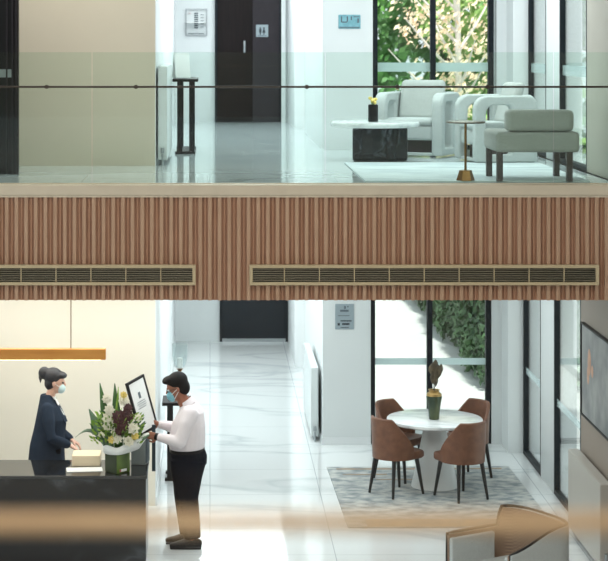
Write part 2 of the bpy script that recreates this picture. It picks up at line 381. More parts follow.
def window(name, axis, a0, a1, pos, z0, z1, mull=(), band=None, sill=None, fw=.065, fd=.10):
    """framed fixed glazing; axis x: in the plane y=pos, axis y: in the plane x=pos"""
    root = bpy.data.objects.new(name, None); C.objects.link(root); struct(root)
    def bx(b, u0, u1, d0, d1, q0, q1):
        return b.box(u0, u1, pos+d0, pos+d1, q0, q1) if axis == 'x' else b.box(pos+d0, pos+d1, u0, u1, q0, q1)
    f = B(); bx(f, a0, a0+fw, -fd/2, fd/2, z0, z1); bx(f, a1-fw, a1, -fd/2, fd/2, z0, z1)
    bx(f, a0+fw, a1-fw, -fd/2, fd/2, z1-fw, z1); bx(f, a0+fw, a1-fw, -fd/2, fd/2, z0, z0+.05)
    f.obj('window_frame', 'frame', root, smooth=False)
    edges = [a0+fw]+[q for m in mull for q in (m-.032, m+.032)]+[a1-fw]
    for m in mull: g = B(); bx(g, m-.032, m+.032, -fd/2, fd/2, z0+.05, z1-fw); g.obj('mullion', 'frame', root, smooth=False)
    for u0, u1 in zip(edges[::2], edges[1::2]):
        g = B(); bx(g, u0, u1, -.006, .006, z0+.05, z1-fw); p = g.obj('window_pane', 'glass', root, smooth=False)
        if band:
            g = B(); bx(g, u0, u1, -.009, -.007, *band); g.obj('frosted_strip', 'frost' if axis == 'x' else 'frost_side', p, smooth=False)
    return root
window('window_1', 'x', 1.985, 3.47, WB+.04, F, TOP-.3, (2.73,), (F+.95, F+1.06))
window('window_2', 'x', 1.955, 3.44, WB+.04, 0, SOF, (2.69,), (.96, 1.04))
window('window_3', 'y', 21.25, 22.45, XRU+.035, F, TOP, (), (F+.95, F+1.06), fw=.05, fd=.07)
window('window_4', 'y', 18.95, 20.45, XRU+.035, F, TOP, (), (F+.95, F+1.06), fw=.05, fd=.07)
window('window_5', 'y', 21.25, 22.45, XR+.035, 0, SOF, (), (.96, 1.04), fw=.05, fd=.07)
window('window_6', 'y', 18.95, 20.45, XR+.035, 0, SOF, (), (.96, 1.04), fw=.05, fd=.07)

# doors at the corridor end
d1 = struct(bpy.data.objects.new('door_1', None), 'dark brown door with a grey panel bearing a toilet sign', 'door'); C.objects.link(d1)
B().box(.12, .70, BK-.05, BK, F, F+2.6).obj('door_leaf', 'door_dark', d1, bevel=.006)
B().box(.70, 1.14, BK-.05, BK, F, F+2.6).obj('side_panel', 'door_panel', d1, bevel=.006)
B().box(.08, .12, BK-.08, BK, F, F+2.6).box(1.14, 1.17, BK-.08, BK, F, F+2.6).obj('door_frame', 'frame', d1, smooth=False)
B().box(1.17, 1.24, BK-.08, BK, F, F+2.6).obj('door_casing', 'white_cool', d1, smooth=False)
h = B().tube([(.565, BK-.09, F+1.16, .022), (.565, BK-.09, F+1.32, .022)], round_ends=True).tube([(.565, BK-.05, F+1.24, .012), (.565, BK-.09, F+1.24, .012)]).obj('door_handle', 'steel', d1.children[0])
d2 = struct(bpy.data.objects.new('door_2', None), 'dark glazed double door at the end of the lower corridor', 'door'); C.objects.link(d2)
B().box(.20, 1.24, BK-.04, BK, .03, 2.3).obj('door_leaf', 'door_glass', d2, smooth=False)
B().box(.16, .20, BK-.07, BK, 0, 2.35).box(1.24, 1.28, BK-.07, BK, 0, 2.35).box(.2, 1.24, BK-.07, BK, 2.3, 2.35).obj('door_frame', 'frame', d2, smooth=False)
B().box(.2, 1.24, BK-.06, BK, 0, .05).obj('threshold', 'steel', d2, smooth=False)
# dark panelling at the far left of the upper floor
dk = struct(bpy.data.objects.new('door_3', None), 'tall dark panelled door at the upper left', 'door'); C.objects.link(dk)
B().box(-4.2, -1.90, 18.6, 18.72, F, TOP).obj('door_leaf', 'black', dk, smooth=False)
b = B()
for x in (-1.92, -1.955, -2.01): b.box(x-.008, x+.008, 18.58, 18.6, F, TOP)
b.obj('door_molding', 'door_panel', dk, smooth=False)
B().box(-2.09, -1.955, 18.585, 18.6, F+.96, F+1.04).obj('push_plate', 'steel', dk, smooth=False)

# ------------------------------------------------------------------ outside
struct(B().box(-14, 20, 8, 70, -.25, -.13).obj('terrace_ground', 'terrace', smooth=False), 'white paved terrace outside', 'terrace')
random.seed(7)
def leaves(b, centre, rad, n, size, shell=.55):
    for _ in range(n):
        while True:
            v = Vector((random.uniform(-1, 1), random.uniform(-1, 1), random.uniform(-1, 1)))
            if shell < v.length < 1: break
        p = Vector((centre[0]+v.x*rad[0], centre[1]+v.y*rad[1], centre[2]+v.z*rad[2]))
        a = Vector((random.gauss(0, 1), random.gauss(0, 1), random.gauss(0, 1))).normalized(); c = a.orthogonal().normalized()
        s = size*random.uniform(.6, 1.3); d = a.cross(c)
        b.bm.faces.new([b.bm.verts.new(q) for q in (p-c*s, p+d*s*.45, p+c*s, p-d*s*.45)])
def tree(name, label, loc, h, crown, leaf, bark, n, size, trunk_r=.12, blobs=9, branch=0, group=None):
    t = thing(name, label, 'tree', loc, 0, group)
    tr = B().tube([(0, 0, 0, trunk_r), (.05, 0, h*.4, trunk_r*.8), (.02, .05, h*.75, trunk_r*.5), (0, 0, h, trunk_r*.2)], n=10)
    tr.obj('trunk', bark, t)
    if branch:
        b2 = B()
        for k in range(branch):
            z = h*(.42+.5*k/branch); a = random.uniform(0, 6.28); L = crown[0]*random.uniform(.6, .95)
            b2.tube([(0, 0, z, trunk_r*.4), (L*.5*math.cos(a), L*.5*math.sin(a), z+L*.45, trunk_r*.26), (L*math.cos(a), L*math.sin(a), z+L*1.0, trunk_r*.1)], n=6)
        b2.obj('branches', bark, t)
    f = B()
    for k in range(blobs):
        a = 6.28*k/blobs*2.4; q = (k+.5)/blobs
        c = (crown[0]*.6*math.cos(a)*math.sqrt(q if q < .8 else .3), crown[0]*.6*math.sin(a)*math.sqrt(q if q < .8 else .3), crown[2]+crown[1]*2*(q-.5))
        rr = crown[0]*random.uniform(.42, .62)
        leaves(f, c, (rr, rr, rr*.85), n//blobs, size, .35)
    f.obj('foliage', leaf, t, smooth=False, recalc=False)
    return t
G = 'trees beyond the terrace'
tree('evergreen_tree', 'dense dark evergreen at the left edge of the upper window view', (3.2, 50.0, -.13), 10, (2.5, 3.8, 4.6), 'leafT', 'barkd', 4200, .22, .2, 11, group=G)
tree('evergreen_tree', 'dark evergreen just left of the middle window bar, upper view', (7.0, 56.0, -.13), 10, (2.7, 4.2, 4.6), 'leafT', 'barkd', 4600, .22, .2, 11, group=G)
tree('green_tree', 'fresh green leafy tree behind the autumn tree', (7.6, 48.5, -.13), 9.5, (2.3, 3.6, 4.4), 'leafT2', 'barkd', 4200, .2, .2, 11, group=G)
tree('evergreen_tree', 'dark evergreen at the right edge of the upper window view', (11.2, 50.0, -.13), 10, (2.3, 3.8, 4.6), 'leafT', 'barkd', 3600, .22, .2, 11, group=G)
tree('autumn_tree', 'slender pale-barked tree with peach and cream autumn leaves', (5.25, 40.0, -.13), 8.2, (1.55, 2.0, 4.9), 'leafA', 'bark', 1700, .07, .10, 12, 18)
hb = B()
def hedge_leaf(p, nrm, size):
    a = (Vector(nrm)+Vector((random.gauss(0, .6), random.gauss(0, .6), random.gauss(0, .6)))).normalized(); c = a.orthogonal().normalized()
    c = Matrix.Rotation(random.uniform(0, 6.28), 3, a) @ c; d = a.cross(c); q = size*random.uniform(.6, 1.3)
    hb.bm.faces.new([hb.bm.verts.new(v) for v in (p-c*q, p+d*q*.5, p+c*q, p-d*q*.5)])
for k in range(15000):
    y = random.uniform(27.1, 38.3); bulge = .05*math.sin(y*1.7)+.04*math.sin(y*4.1)
    if random.random() < .6: hedge_leaf(Vector((4.03+bulge+random.uniform(-.1, .15), y, random.uniform(-.05, 1.95))), (-1, 0, .2), .07)
    else: hedge_leaf(Vector((random.uniform(4.15, 5.9), y, 1.9+bulge+random.uniform(-.15, .1))), (0, 0, 1), .07)
for k in range(900): hedge_leaf(Vector((random.uniform(4.15, 5.9), 27.1+random.uniform(-.12, .12), random.uniform(0, 1.95))), (0, -1, .2), .10)
hb.box(4.3, 5.75, 27.25, 38.2, -.13, 1.75)
tag(hb.obj('hedge', 'leafH', smooth=False, recalc=False), 'dense green hedge beside the white terrace outside', 'hedge', kind='stuff')
hb = B()
for k in range(16): leaves(hb, (-1+k*.95, 44.0, 1.3), (.75, .7, 1.5), 260, .16, .4)
tag(hb.obj('shrub_bank', 'leafT2', smooth=False, recalc=False), 'low bank of green shrubs under the trees', 'shrubs', kind='stuff')

# ------------------------------------------------------------------ balustrades
def balustrade(name, label, y, panes, rail_m, brackets, rail_r, gm, rail_y, x0, x1, edge_m=True):
    t = thing(name, label, 'balustrade', (0, y, F))
    for a, c in zip(panes, panes[1:]):
        B().box(a+.006, c-.006, -.006, .006, .006, 1.215).obj('glass_panel', gm, t, smooth=False)
    B().tube([(x0, rail_y, .897, rail_r), (x1, rail_y, .897, rail_r)], ref=(0, 0, 1), n=12).obj('handrail', rail_m, t)
    for x in brackets:
        B().tube([(x, rail_y, .897, .02), (x, -.006, .897, .02)], ref=(0, 0, 1), n=12).obj('rail_bracket', 'rail', t)
    B().box(x0, x1, -.02, .02, 0, .012).obj('base_channel', 'cap', t, smooth=False)
    return t
balustrade('glass_balustrade', 'greenish glass balustrade with a thin dark rail along the mezzanine edge', EDGE+.045,
           [-5.3, -3.2, -1.085, 1.06, 3.16, 4.2], 'rail', (-1.5, -.68, .89, 1.72, 2.55), .0095, 'glass_green', -.03, -5.3, 4.2)
balustrade('glass_balustrade', 'glass balustrade with blurred tan rail in the near foreground', 1.64,
           [-3.0, -1.2, .9, 3.0], 'brassrail', (-2.0, 2.0), .0082, 'glass_edge', -.06, -3.0, 3.0)

# ------------------------------------------------------------------ air vents in the fascia
def vent(label, x0, x1):
    t = thing('air_vent', label, 'vent', ((x0+x1)/2, EDGE-.088, 2.69), 0, 'linear vents in the slatted fascia')
    hw = (x1-x0)/2; H = .185
    B().box(-hw, hw, -.018, .03, 0, .028).box(-hw, hw, -.018, .03, H-.028, H).box(-hw, -hw+.03, -.018, .03, .028, H-.028).box(hw-.03, hw, -.018, .03, .028, H-.028).obj('vent_frame', 'vent_frame', t, bevel=.003, seg=2)
    B().box(-hw+.03, hw-.03, .022, .03, .028, H-.028).obj('vent_backing', 'black', t, smooth=False)
    b = B()
    for k in range(6):
        z = .042+k*.0205
        b.obox((0, .004, z), (hw-.03, 0, 0), (0, .012, -.004), (0, .001, .003))
    b.obj('louvers', 'vent_blade', t, smooth=False)
    n = round((2*hw)/.333); 
    for k in range(1, n): B().box(-hw+2*hw*k/n-.004, -hw+2*hw*k/n+.004, -.012, .02, .028, H-.028).obj('divider', 'vent_frame', t.children[0], smooth=False)
vent('left linear air vent in the slatted wood, running off the frame', -3.0, -.13)
vent('right linear air vent in the slatted wood, longer one', .36, 3.55)

# ------------------------------------------------------------------ radiators
def radiator(label, loc, L, H, T, m, side, group='panel radiators'):
    """panel radiator along y; side=-1 faces -x"""
    t = thing('radiator', label, 'radiator', loc, 0, group)
    B().box(-T/2, -T/2+.012, 0, L, .05, H).obj('front_panel', m, t, bevel=.006) if side < 0 else B().box(T/2-.012, T/2, 0, L, .05, H).obj('front_panel', m, t, bevel=.006)
    b = B(); k = .0
    while k < L-.03: b.box(-T/2+.014, T/2-.014, k+.01, k+.02, .07, H-.03); k += .05
    b.obj('convector_fins', m, t, smooth=False)
    (B().box(T/2-.012, T/2, 0, L, .05, H) if side < 0 else B().box(-T/2, -T/2+.012, 0, L, .05, H)).obj('rear_panel', m, t, bevel=.006)
    g = B().box(-T/2+.013, T/2-.013, 0, L, H-.012, H+.004); g.obj('top_grille', m, t, bevel=.003)
    B().box(-T/2+.01, T/2-.01, -.006, .0, .06, H).obj('end_cap', m, t, bevel=.002)
    for y in (.12, L-.12): B().tube([(0, y, 0, .014), (0, y, .07, .014)], n=10).obj('foot', 'steel', t)
    B().tube([(0, -.03, .0, .011), (0, -.03, .12, .011)], n=10).tube([(0, -.03, .13, .02), (0, -.03, .19, .02)], n=10).obj('valve', 'steel', t.children[0])
    return t
radiator('white panel radiator on the corridor pier of the lower hall', (CX-.085, 23.15, 0), 1.9, .90, .09, 'radiator', -1)
radiator('white panel radiator at the end of the beige wall, upper floor', (XL+.075, 19.98, F), 2.6, 1.05, .10, 'radiator', 1)
radiator('grey-white radiator under the abstract painting', (XR-.085, 17.35, 0), 1.55, .82, .11, 'radiator_warm', -1)

# ------------------------------------------------------------------ signs, pictures
def lines(t, specs, name='printed_line', m='ink'):
    for (x0, x1, z0, z1) in specs: B().box(x0, x1, -.0145, -.012, z0, z1).obj(name, m, t, smooth=False)
t = thing('framed_certificate', 'framed certificate on the pale corridor wall, upper floor', 'picture', (-.225, BK, 5.24))
B().ring(rrect(-.18, .18, -.225, .225, .004), rrect(-.158, .158, -.203, .203, .003), -.025, 0).obj('frame', 'steel', t, smooth=False)
B().box(-.158, .158, -.012, 0, -.203, .203).obj('sheet', 'paper', t, smooth=False)
lines(t, [(-.035, .03, .14-.034*k, .158-.034*k) for k in range(8)])
lines(t, [(.07, .12, .12-.05*k, .13-.05*k) for k in range(5)]+[(-.14, .13, -.19, -.18)])
B().lathe([(.001, 0), (.022, 0), (.022, .003)], (0, 0, 0), 16).obj('seal', 'red', t); t.children[-1].rotation_euler = (R(90), 0, 0)
for c in t.children:
    if c.name.startswith('seal'): c.location = (-.11, -.012, .15)
t = thing('restroom_sign', 'small grey toilet sign on the dark panel', 'sign', (.855, BK-.05, 5.10))
B().box(-.10, .10, -.012, 0, -.10, .10).obj('plate', 'greysign', t, bevel=.004)
for x in (-.03, .03):
    g = B(); g.ell((x, -.015, .045), (.014, .004, .014), seg=12)
    if x < 0: g.obox((x, -.015, .0), (.019, 0, 0), (0, .003, 0), (0, 0, .03)).obox((x, -.015, -.045), (.010, 0, 0), (0, .003, 0), (0, 0, .02))
    else: g.poly([(x-.008, -.016, .03), (x+.008, -.016, .03), (x+.028, -.016, -.03), (x-.028, -.016, -.03)]).obox((x, -.015, -.045), (.009, 0, 0), (0, .003, 0), (0, 0, .02))
    g.obj('pictogram', 'inkdark', t, smooth=False)
lines(t, [(-.07, .07, -.082, -.075)], m='inkdark')
PY = WB-.08
t = thing('wall_sign', 'small teal sign on the pale pier, upper floor', 'sign', (1.70, PY, 5.16))
B().box(-.135, .135, -.012, 0, -.085, .085).obj('plate', 'teal', t, bevel=.003)
lines(t, [(-.105, -.09, -.01, .065), (-.095, -.03, -.012, .002), (-.035, -.018, 0, .065), (.015, .03, .02, .065), (.05, .12, .055, .065), (.095, .115, -.015, .04)], m='ink')
lines(t, [(-.12, .12, -.075, -.062)], m='ink')
t = thing('wall_notice', 'grey notice with lines of print on the lower pier', 'sign', (1.64, PY, 1.565))
B().box(-.115, .115, -.012, 0, -.155, .155).obj('plate', 'greysign', t, bevel=.003)
lines(t, [(-.005, .015, .095, .13), (.03, .05, .115, .128), (-.055, .05, .06, .085), (-.08, .06, .008, .016)], m='ink')
lines(t, [(-.05, .085, -.058, -.044), (-.085, -.058, -.108, -.078), (-.03, .06, -.10, -.078), (-.05, .05, -.135, -.128)], m='inkdark')
t = thing('painting', 'abstract grey painting with a peach patch in a black frame', 'painting', (XR, 18.05, 1.655), R(-90))
B().ring(rrect(-.75, .75, -.46, .46, .003), rrect(-.735, .735, -.445, .445, .003), -.04, 0).obj('frame', 'black', t, smooth=False)
B().box(-.735, .735, -.025, 0, -.445, .445).obj('canvas', 'art', t, smooth=False)
g = B().ell((-.36, -.026, .12), (.075, .004, .13)).ell((-.42, -.026, -.02), (.05, .003, .09)).ell((-.22, -.026, .05), (.05, .003, .06)).obj('painted_patch', 'peach', t)

# ------------------------------------------------------------------ consoles and what stands on them
def console(label, loc, w=.30, L=1.15, H=.88):
    t = thing('console_table', label, 'console table', loc, 0, 'slim black consoles')
    B().box(-w/2, w/2, 0, L, H-.035, H).obj('tabletop', 'black', t, bevel=.004)
    for y in (.05, L-.05):
        for x in (-w/2+.085, w/2-.075): B().box(x-.03, x+.03, y-.03, y+.03, .03, H-.035).obj('leg', 'black', t, bevel=.003)
    for y in (.02, L-.08): B().box(-w/2+.03, w/2-.03, y, y+.06, 0, .03).obj('foot_rail', 'black', t, bevel=.003)
    B().box(-w/2+.05, w/2-.05, .08, L-.08, .0, .025).obj('stretcher', 'black', t, bevel=.003)
    return t
console('slim black console beside the radiator on the upper floor', (-.29, 22.0, F))
console('slim black console behind the man in the white shirt', (-.385, 21.0, 0), w=.30, L=.45)
t = thing('brochure_stand', 'white folded brochures standing on the upper console', 'brochures', (-.35, 22.78, F+.88), R(-62))
B().obox((-.02, 0, .15), (.004, 0, .0), (0, .10, 0), (.025, 0, .15)).obox((.035, 0, .14), (.004, 0, 0), (0, .10, 0), (-.02, 0, .14)).obj('folded_card', 'paper', t, smooth=False)
B().obox((-.052, .02, .14), (.004, 0, 0), (0, .08, 0), (.008, 0, .14)).obj('green_card', 'leafs', t, smooth=False)
B().box(-.075, .065, -.1, .1, 0, .012).obj('stand_base', 'clear', t, smooth=False)
t = thing('glass_lantern', 'tall clear glass hurricane lantern on the console behind the man', 'lantern', (-.34, 21.25, .88))
B().lathe([(.07, 0), (.07, .015), (.014, .03), (.012, .30), (.03, .33), (.045, .34)], n=24).obj('brass_stem', 'brass', t)
B().lathe([(.045, .34), (.075, .40), (.09, .50), (.09, .62), (.086, .62), (.086, .50), (.07, .405), (.04, .35)], n=28, caps=False).obj('glass_bowl', 'clear', t)
B().tube([(0, 0, .35, .03), (0, 0, .46, .03)], n=16).obj('candle', 'paper', t)

# ------------------------------------------------------------------ upper lounge
RUG1 = tag(B().box(1.45, 3.55, 17.55, 20.3, F, F+.012).obj('area_rug', 'rugu', bevel=.004), 'pale grey rug under the upper lounge seating', 'rug')
t = thing('coffee_table', 'round white marble coffee table on a black marble base', 'coffee table', (1.83, 20.85, F))
B().lathe([(.46, .37), (.485, .375), (.495, .395), (.495, .415), (.485, .43), (.47, .432)], n=48).obj('tabletop', 'tabletop', t)
for k, (cx, cy, a, w2) in enumerate(((.07, -.10, 6, .28), (-.17, 0, 78, .22), (.13, .05, 100, .24), (-.02, .1, 20, .22))):
    ca, sa = math.cos(R(a)), math.sin(R(a))
    B().obox((cx, cy, .185), (w2*ca, w2*sa, 0), (-.055*sa, .055*ca, 0), (0, 0, .185)).obj('base_slab', 'blackmarble', t, bevel=.03, seg=4)
t = thing('small_vase', 'small black vase of yellow flowers on the coffee table', 'vase', (1.83+.0, 20.75, F+.432))
t.location.x = 1.80
B().lathe([(.05, 0), (.055, .005), (.055, .18), (.048, .19), (.045, .17)], n=24).obj('vase_body', 'black', t)
b = B()
for k in range(12):
    a = k*2.4; r = .012+.003*k
    b.ell((r*math.cos(a), r*math.sin(a), .21+.012*(k % 5)), (.016, .016, .018), seg=8)
b.obj('blossoms', 'petaly', t)
b = B()
for k in range(6): a = k*1.05; b.tube([(.0, 0, .16, .003), (.025*math.cos(a), .025*math.sin(a), .22, .003)], n=6)
b.obj('stems', 'leafy', t)

def armchair(label, loc, rz, throw=False):
    t = thing('armchair', label, 'armchair', loc, rz, 'pale upholstered loop-arm chairs')
    for s in (-1, 1):
        y0, y1 = (.28, .41) if s > 0 else (-.41, -.28)
        B().ring(rrect(-.36, .34, .015, .73, (.14, .1, .03, .03)), rrect(-.06, .215, .10, .63, (.09, .05, .03, .03)), y0, y1).obj('arm', 'boucle', t, bevel=.03, seg=4)
    # curved back
    b = B(); n = 14; rows = []
    for k in range(n+1):
        a = R(-90+180*k/n); cx = -.22-.17*math.cos(a)**.7 if math.cos(a) > 0 else -.22; cy = .40*math.sin(a)
        ix = cx+.10; iy = cy*.78
        rows.append([b.bm.verts.new(p) for p in ((cx, cy, .06), (cx, cy, .71), (cx+.03, cy*.95, .735), (ix, iy, .735), (ix, iy, .06))])
    for p, q in zip(rows, rows[1:]):
        for j in range(5): b.bm.faces.new((p[j], q[j], q[(j+1) % 5], p[(j+1) % 5]))
    b.bm.faces.new(rows[0]); b.bm.faces.new(rows[-1][::-1])
    b.obj('backrest', 'boucle', t)
    B().box(-.22, .30, -.28, .28, .19, .36).obj('seat', 'boucle', t, bevel=.03, seg=4)
    B().box(-.20, .32, -.275, .275, .36, .44).obj('seat_cushion', 'boucle', t, bevel=.035, seg=4)
    B().obox((-.17, 0, .645), (.055, 0, .0), (0, .265, 0), (-.06, 0, .225)).obj('back_cushion', 'cushion', t, bevel=.05, seg=4)
    B().box(.26, .30, -.28, .28, .015, .05).obj('front_rail', 'boucle', t, bevel=.008)
    B().box(-.2, .2, -.28, .28, .05, .19).obj('plinth', 'legwood', t, bevel=.01)
    return t
ac = armchair('pale armchair in front of the middle window bar, facing the coffee table', (2.40, 21.75, F), math.atan2(-.89, -.42))
dup(ac, (3.12, 20.62, F), math.atan2(-.15, -.99), 'pale armchair by the side windows, in profile behind the armless chair')
t = thing('slipper_chair', 'low grey armless chair with a bolster back and dark legs, nearest the glass', 'chair', (3.05, 17.85, F+.012), R(90))
# local x forward = +Y world
B().box(-.37, .42, -.39, .39, .27, .46).obj('seat', 'greyfab', t, bevel=.035, seg=4)
B().box(-.37, -.16, -.34, .29, .465, .665).obj('bolster_backrest', 'greyfab', t, bevel=.05, seg=5)
for x in (-.32, .34):
    for y in (-.30, .35): B().box(x-.03, x+.03, y-.028, y+.028, 0, .275).obj('leg', 'legwood', t, bevel=.003)
t = thing('side_table', 'slim round side table on a brass stem beside the armless chair', 'side table', (2.395, 17.62, F+.012))
B().lathe([(.17, .535), (.185, .54), (.185, .553), (.175, .557)], n=40).obj('tabletop', 'bronzetop', t)
B().tube([(0, 0, .09, .012), (0, 0, .54, .012)], n=14).obj('stem', 'brass', t)
B().lathe([(.088, 0), (.085, .01), (.058, .095), (.03, .10)], n=6).obj('base', 'brass', t, smooth=False)

# ------------------------------------------------------------------ dining set, lower hall
rug = thing('area_rug', 'grey patterned rug with tan bands under the dining table', 'rug', (2.47, 20.42, 0), R(1))
B().box(-1.10, 1.00, -1.42, 1.28, 0, .012).obj('rug_field', 'rugl', rug, smooth=False)
for (x0, x1, y0, y1) in ((-1.0, .9, 1.13, 1.2), (-.95, -.45, .86, .92), (-.6, .2, .62, .66), (-.9, .95, -1.40, -1.12)): B().box(x0, x1, y0, y1, .0121, .0128).obj('rug_band', 'rugb', rug, smooth=False)
t = thing('dining_table', 'round white dining table on a flared pedestal', 'table', (2.48, 20.75, .0135))
B().lathe([(.50, .705), (.525, .715), (.53, .73), (.525, .745), (.51, .748)], n=64).obj('tabletop', 'tabletop', t)
B().lathe([(.26, 0), (.255, .02), (.20, .25), (.15, .50), (.12, .66), (.14, .705)], n=40).obj('pedestal', 'tablebase', t)
t = thing('ceramic_vase', 'green and gold ceramic vase holding a dried brown leaf on the dining table', 'vase', (2.465, 20.68, .76))
B().lathe([(.052, 0), (.058, .01), (.062, .08), (.075, .18), (.088, .25), (.08, .285), (.06, .30)], n=32).obj('vase_body', 'ceramic', t)
B().lathe([(.086, .262), (.081, .285), (.058, .302), (.056, .318), (.066, .328), (.05, .328), (.045, .30)], n=32, caps=False).obj('gold_neck', 'goldrim', t.children[0])
b = B(); random.seed(3)
for (x, z, w2, hh, yw) in ((-.01, .47, .045, .10, .2), (.03, .52, .05, .10, -.4), (.06, .545, .04, .08, .5), (-.03, .56, .04, .08, -.2), (.0, .60, .04, .07, .3), (.02, .42, .03, .08, .8)):
    rings = []
    for k in range(7):
        q = k/6; ww = w2*math.sin(math.pi*(.08+.9*q)); zz = z+hh*(q-.5)*2*.8
        rings.append([b.bm.verts.new((x+math.cos(yw)*ww*s+.02*q, math.sin(yw)*ww*s+.02*abs(s), zz)) for s in (-1, -.4, .4, 1)])
    for p, q2 in zip(rings, rings[1:]):
        for j in range(3): b.bm.faces.new((p[j], p[j+1], q2[j+1], q2[j]))
b.tube([(0, 0, .25, .008), (.0, .0, .42, .007), (.02, 0, .58, .004)], n=8)
o = b.obj('dried_leaf', 'dried', t); sm = o.modifiers.new('s', 'SOLIDIFY'); sm.thickness = .006

def dining_chair(label, loc, rz):
    t = thing('dining_chair', label, 'chair', loc, rz, 'brown dining chairs')
    # wrapped back shell with chamfered wings
    def top(a):
        a = abs(a)
        return .845 if a < 42 else (.845-.30*(a-42)/60)
    b = B(); rows = []; n = 36; A = 104
    for k in range(n+1):
        d = -A+2*A*k/n; a = R(d); zt = top(d); row = []
        cx, cy = -math.cos(a), math.sin(a)
        for (z, off) in ((.40, 0), (.48, 0), (.48+(zt-.48)*.55, 0), (zt-.012, 0), (zt, .010), (zt, .022), (zt-.012, .032), (.48+(zt-.48)*.5, .034), (.48, .034), (.42, .034)):
            fl = 1+.16*max(0, z-.42)
            rx, ry = (.245-off)*fl, (.245-off)*fl
            row.append(b.bm.verts.new((cx*rx*(1.02 if cx < 0 else .9), cy*ry, z)))
        rows.append(row)
    m = len(rows[0])
    for p, q in zip(rows, rows[1:]):
        for j in range(m): b.bm.faces.new((p[j], q[j], q[(j+1) % m], p[(j+1) % m]))
    b.bm.faces.new(rows[0]); b.bm.faces.new(rows[-1][::-1])
    b.obj('backrest', 'leather', t)
    # seat
    s = B(); prof = []
    out = [(.25, .19), (.25, -.19)]
    loop = []
    for k in range(21): a = R(90+180*k/20); loop.append((.235*math.cos(a)*.98, .235*math.sin(a)))
    loop = [(.20, .225), (.05, .235)]+loop[1:-1]+[(.05, -.235), (.20, -.225), (.24, -.20), (.255, -.1), (.258, 0), (.255, .1), (.24, .20)]
    lo, hi = [], []
    for sc, z in ((.93, .395), (.99, .41), (.99, .455), (.94, .475), (.5, .482)):
        lo.append([s.bm.verts.new((x*sc, y*sc, z)) for x, y in loop])
    for p, q in zip(lo, lo[1:]):
        for j in range(len(loop)): s.bm.faces.new((p[j], p[(j+1) % len(loop)], q[(j+1) % len(loop)], q[j]))
    s.bm.faces.new(lo[0][::-1]); s.bm.faces.new(lo[-1])
    s.obj('seat', 'leather', t)
    for (x, y) in ((.17, .15), (.17, -.15), (-.15, .15), (-.15, -.15)):
        B().tube([(x, y, .40, .025), (x*1.36, y*1.28, 0, .014)], n=12).obj('leg', 'leg', t)
    return t
G = .0168
def face(x, y): return math.atan2(20.75-y, 2.48-x)
dc = dining_chair('brown dining chair with its back to us, left front of the table', (2.01, 20.39, G), R(36))
dup(dc, (2.705, 20.20, G), R(119), 'brown dining chair at the right front of the table, back turned')
dup(dc, (2.12, 21.12, G), R(-42), 'brown dining chair behind the table on the left, mostly hidden')
dup(dc, (2.885, 21.15, G), R(215), 'brown dining chair behind the table on the right')

# ------------------------------------------------------------------ lounge chair in the foreground corner
t = thing('lounge_chair', 'low tub lounge chair with woven brown back and black trim, bottom right corner', 'lounge chair', (2.57, 16.09, 0), math.atan2(-.52, -.85))
path = []
HW, D0, D1 = .435, .36, -.36
path += [(D0-.72*k/8*.8, HW) for k in range(8)]
for k in range(37):
    a = R(90-180*k/36); q = (abs(math.cos(a))**.7); path.append((-.16-.24*q, (HW)*math.copysign(abs(math.sin(a))**.7, math.sin(a))))
path += [(D0-.72*(7-k)/8*.8, -HW) for k in range(8)]
pts = path; N_ = len(pts)
def ztop(i):
    x, y = pts[i]
    q = max(0, min(1, (-x-.20)/.05)) if y < -.02 else max(0, min(1, (-x+.38)/.62))
    q = q*q*(3-2*q)
    return .66+.16*q
def wallshell(o0, o1, zb, inset=0, dz=0):
    b = B(); rows = []
    for i, (x, y) in enumerate(pts):
        p = Vector((x, y, 0)); a = Vector((*pts[max(i-1, 0)], 0)); c = Vector((*pts[min(i+1, N_-1)], 0)); tn = (c-a).normalized(); nn = Vector((-tn.y, tn.x, 0))
        if nn.dot(Vector((x+.0, y, 0))) < 0: nn = -nn
        z = ztop(i)-dz
        rows.append([b.bm.verts.new(v) for v in (p+nn*o0+Vector((0, 0, zb)), p+nn*o0+Vector((0, 0, z)), p+nn*o1+Vector((0, 0, z)), p+nn*o1+Vector((0, 0, zb)))])
    for p, q in zip(rows, rows[1:]):
        for j in range(4): b.bm.faces.new((p[j], q[j], q[(j+1) % 4], p[(j+1) % 4]))
    b.bm.faces.new(rows[0]); b.bm.faces.new(rows[-1][::-1]); return b, rows
b, _ = wallshell(.0, -.022, .12); b.obj('outer_shell', 'boucle', t)
b, _ = wallshell(-.023, -.05, .30, dz=.012); b.obj('woven_back', 'cane', t)
trim = [(pts[0][0], pts[0][1]-.02, .12, .012)]+[(x*.975, y*.955, ztop(i)+.004, .013) for i, (x, y) in enumerate(pts)]+[(pts[-1][0], pts[-1][1]+.02, .12, .012)]
B().tube(trim, ref=(0, 0, 1), n=8).obj('trim_piping', 'black', t)
B().box(-.33, .36, -.38, .38, .26, .40).obj('seat_cushion', 'boucle', t, bevel=.04, seg=4)
B().box(-.32, .33, -.38, .38, .12, .26).obj('seat_base', 'boucle', t, bevel=.02)
for s in (-1, 1): B().box(-.12, .36, s*.37-.03 if s > 0 else -.385, .385 if s > 0 else -.34, .38, .63).obj('arm_pad', 'boucle', t, bevel=.015)
for (x, y) in ((.28, .33), (.28, -.33), (-.28, .33), (-.28, -.33)): B().tube([(x, y, 0, .015), (x, y, .13, .02)], n=12).obj('leg', 'black', t)

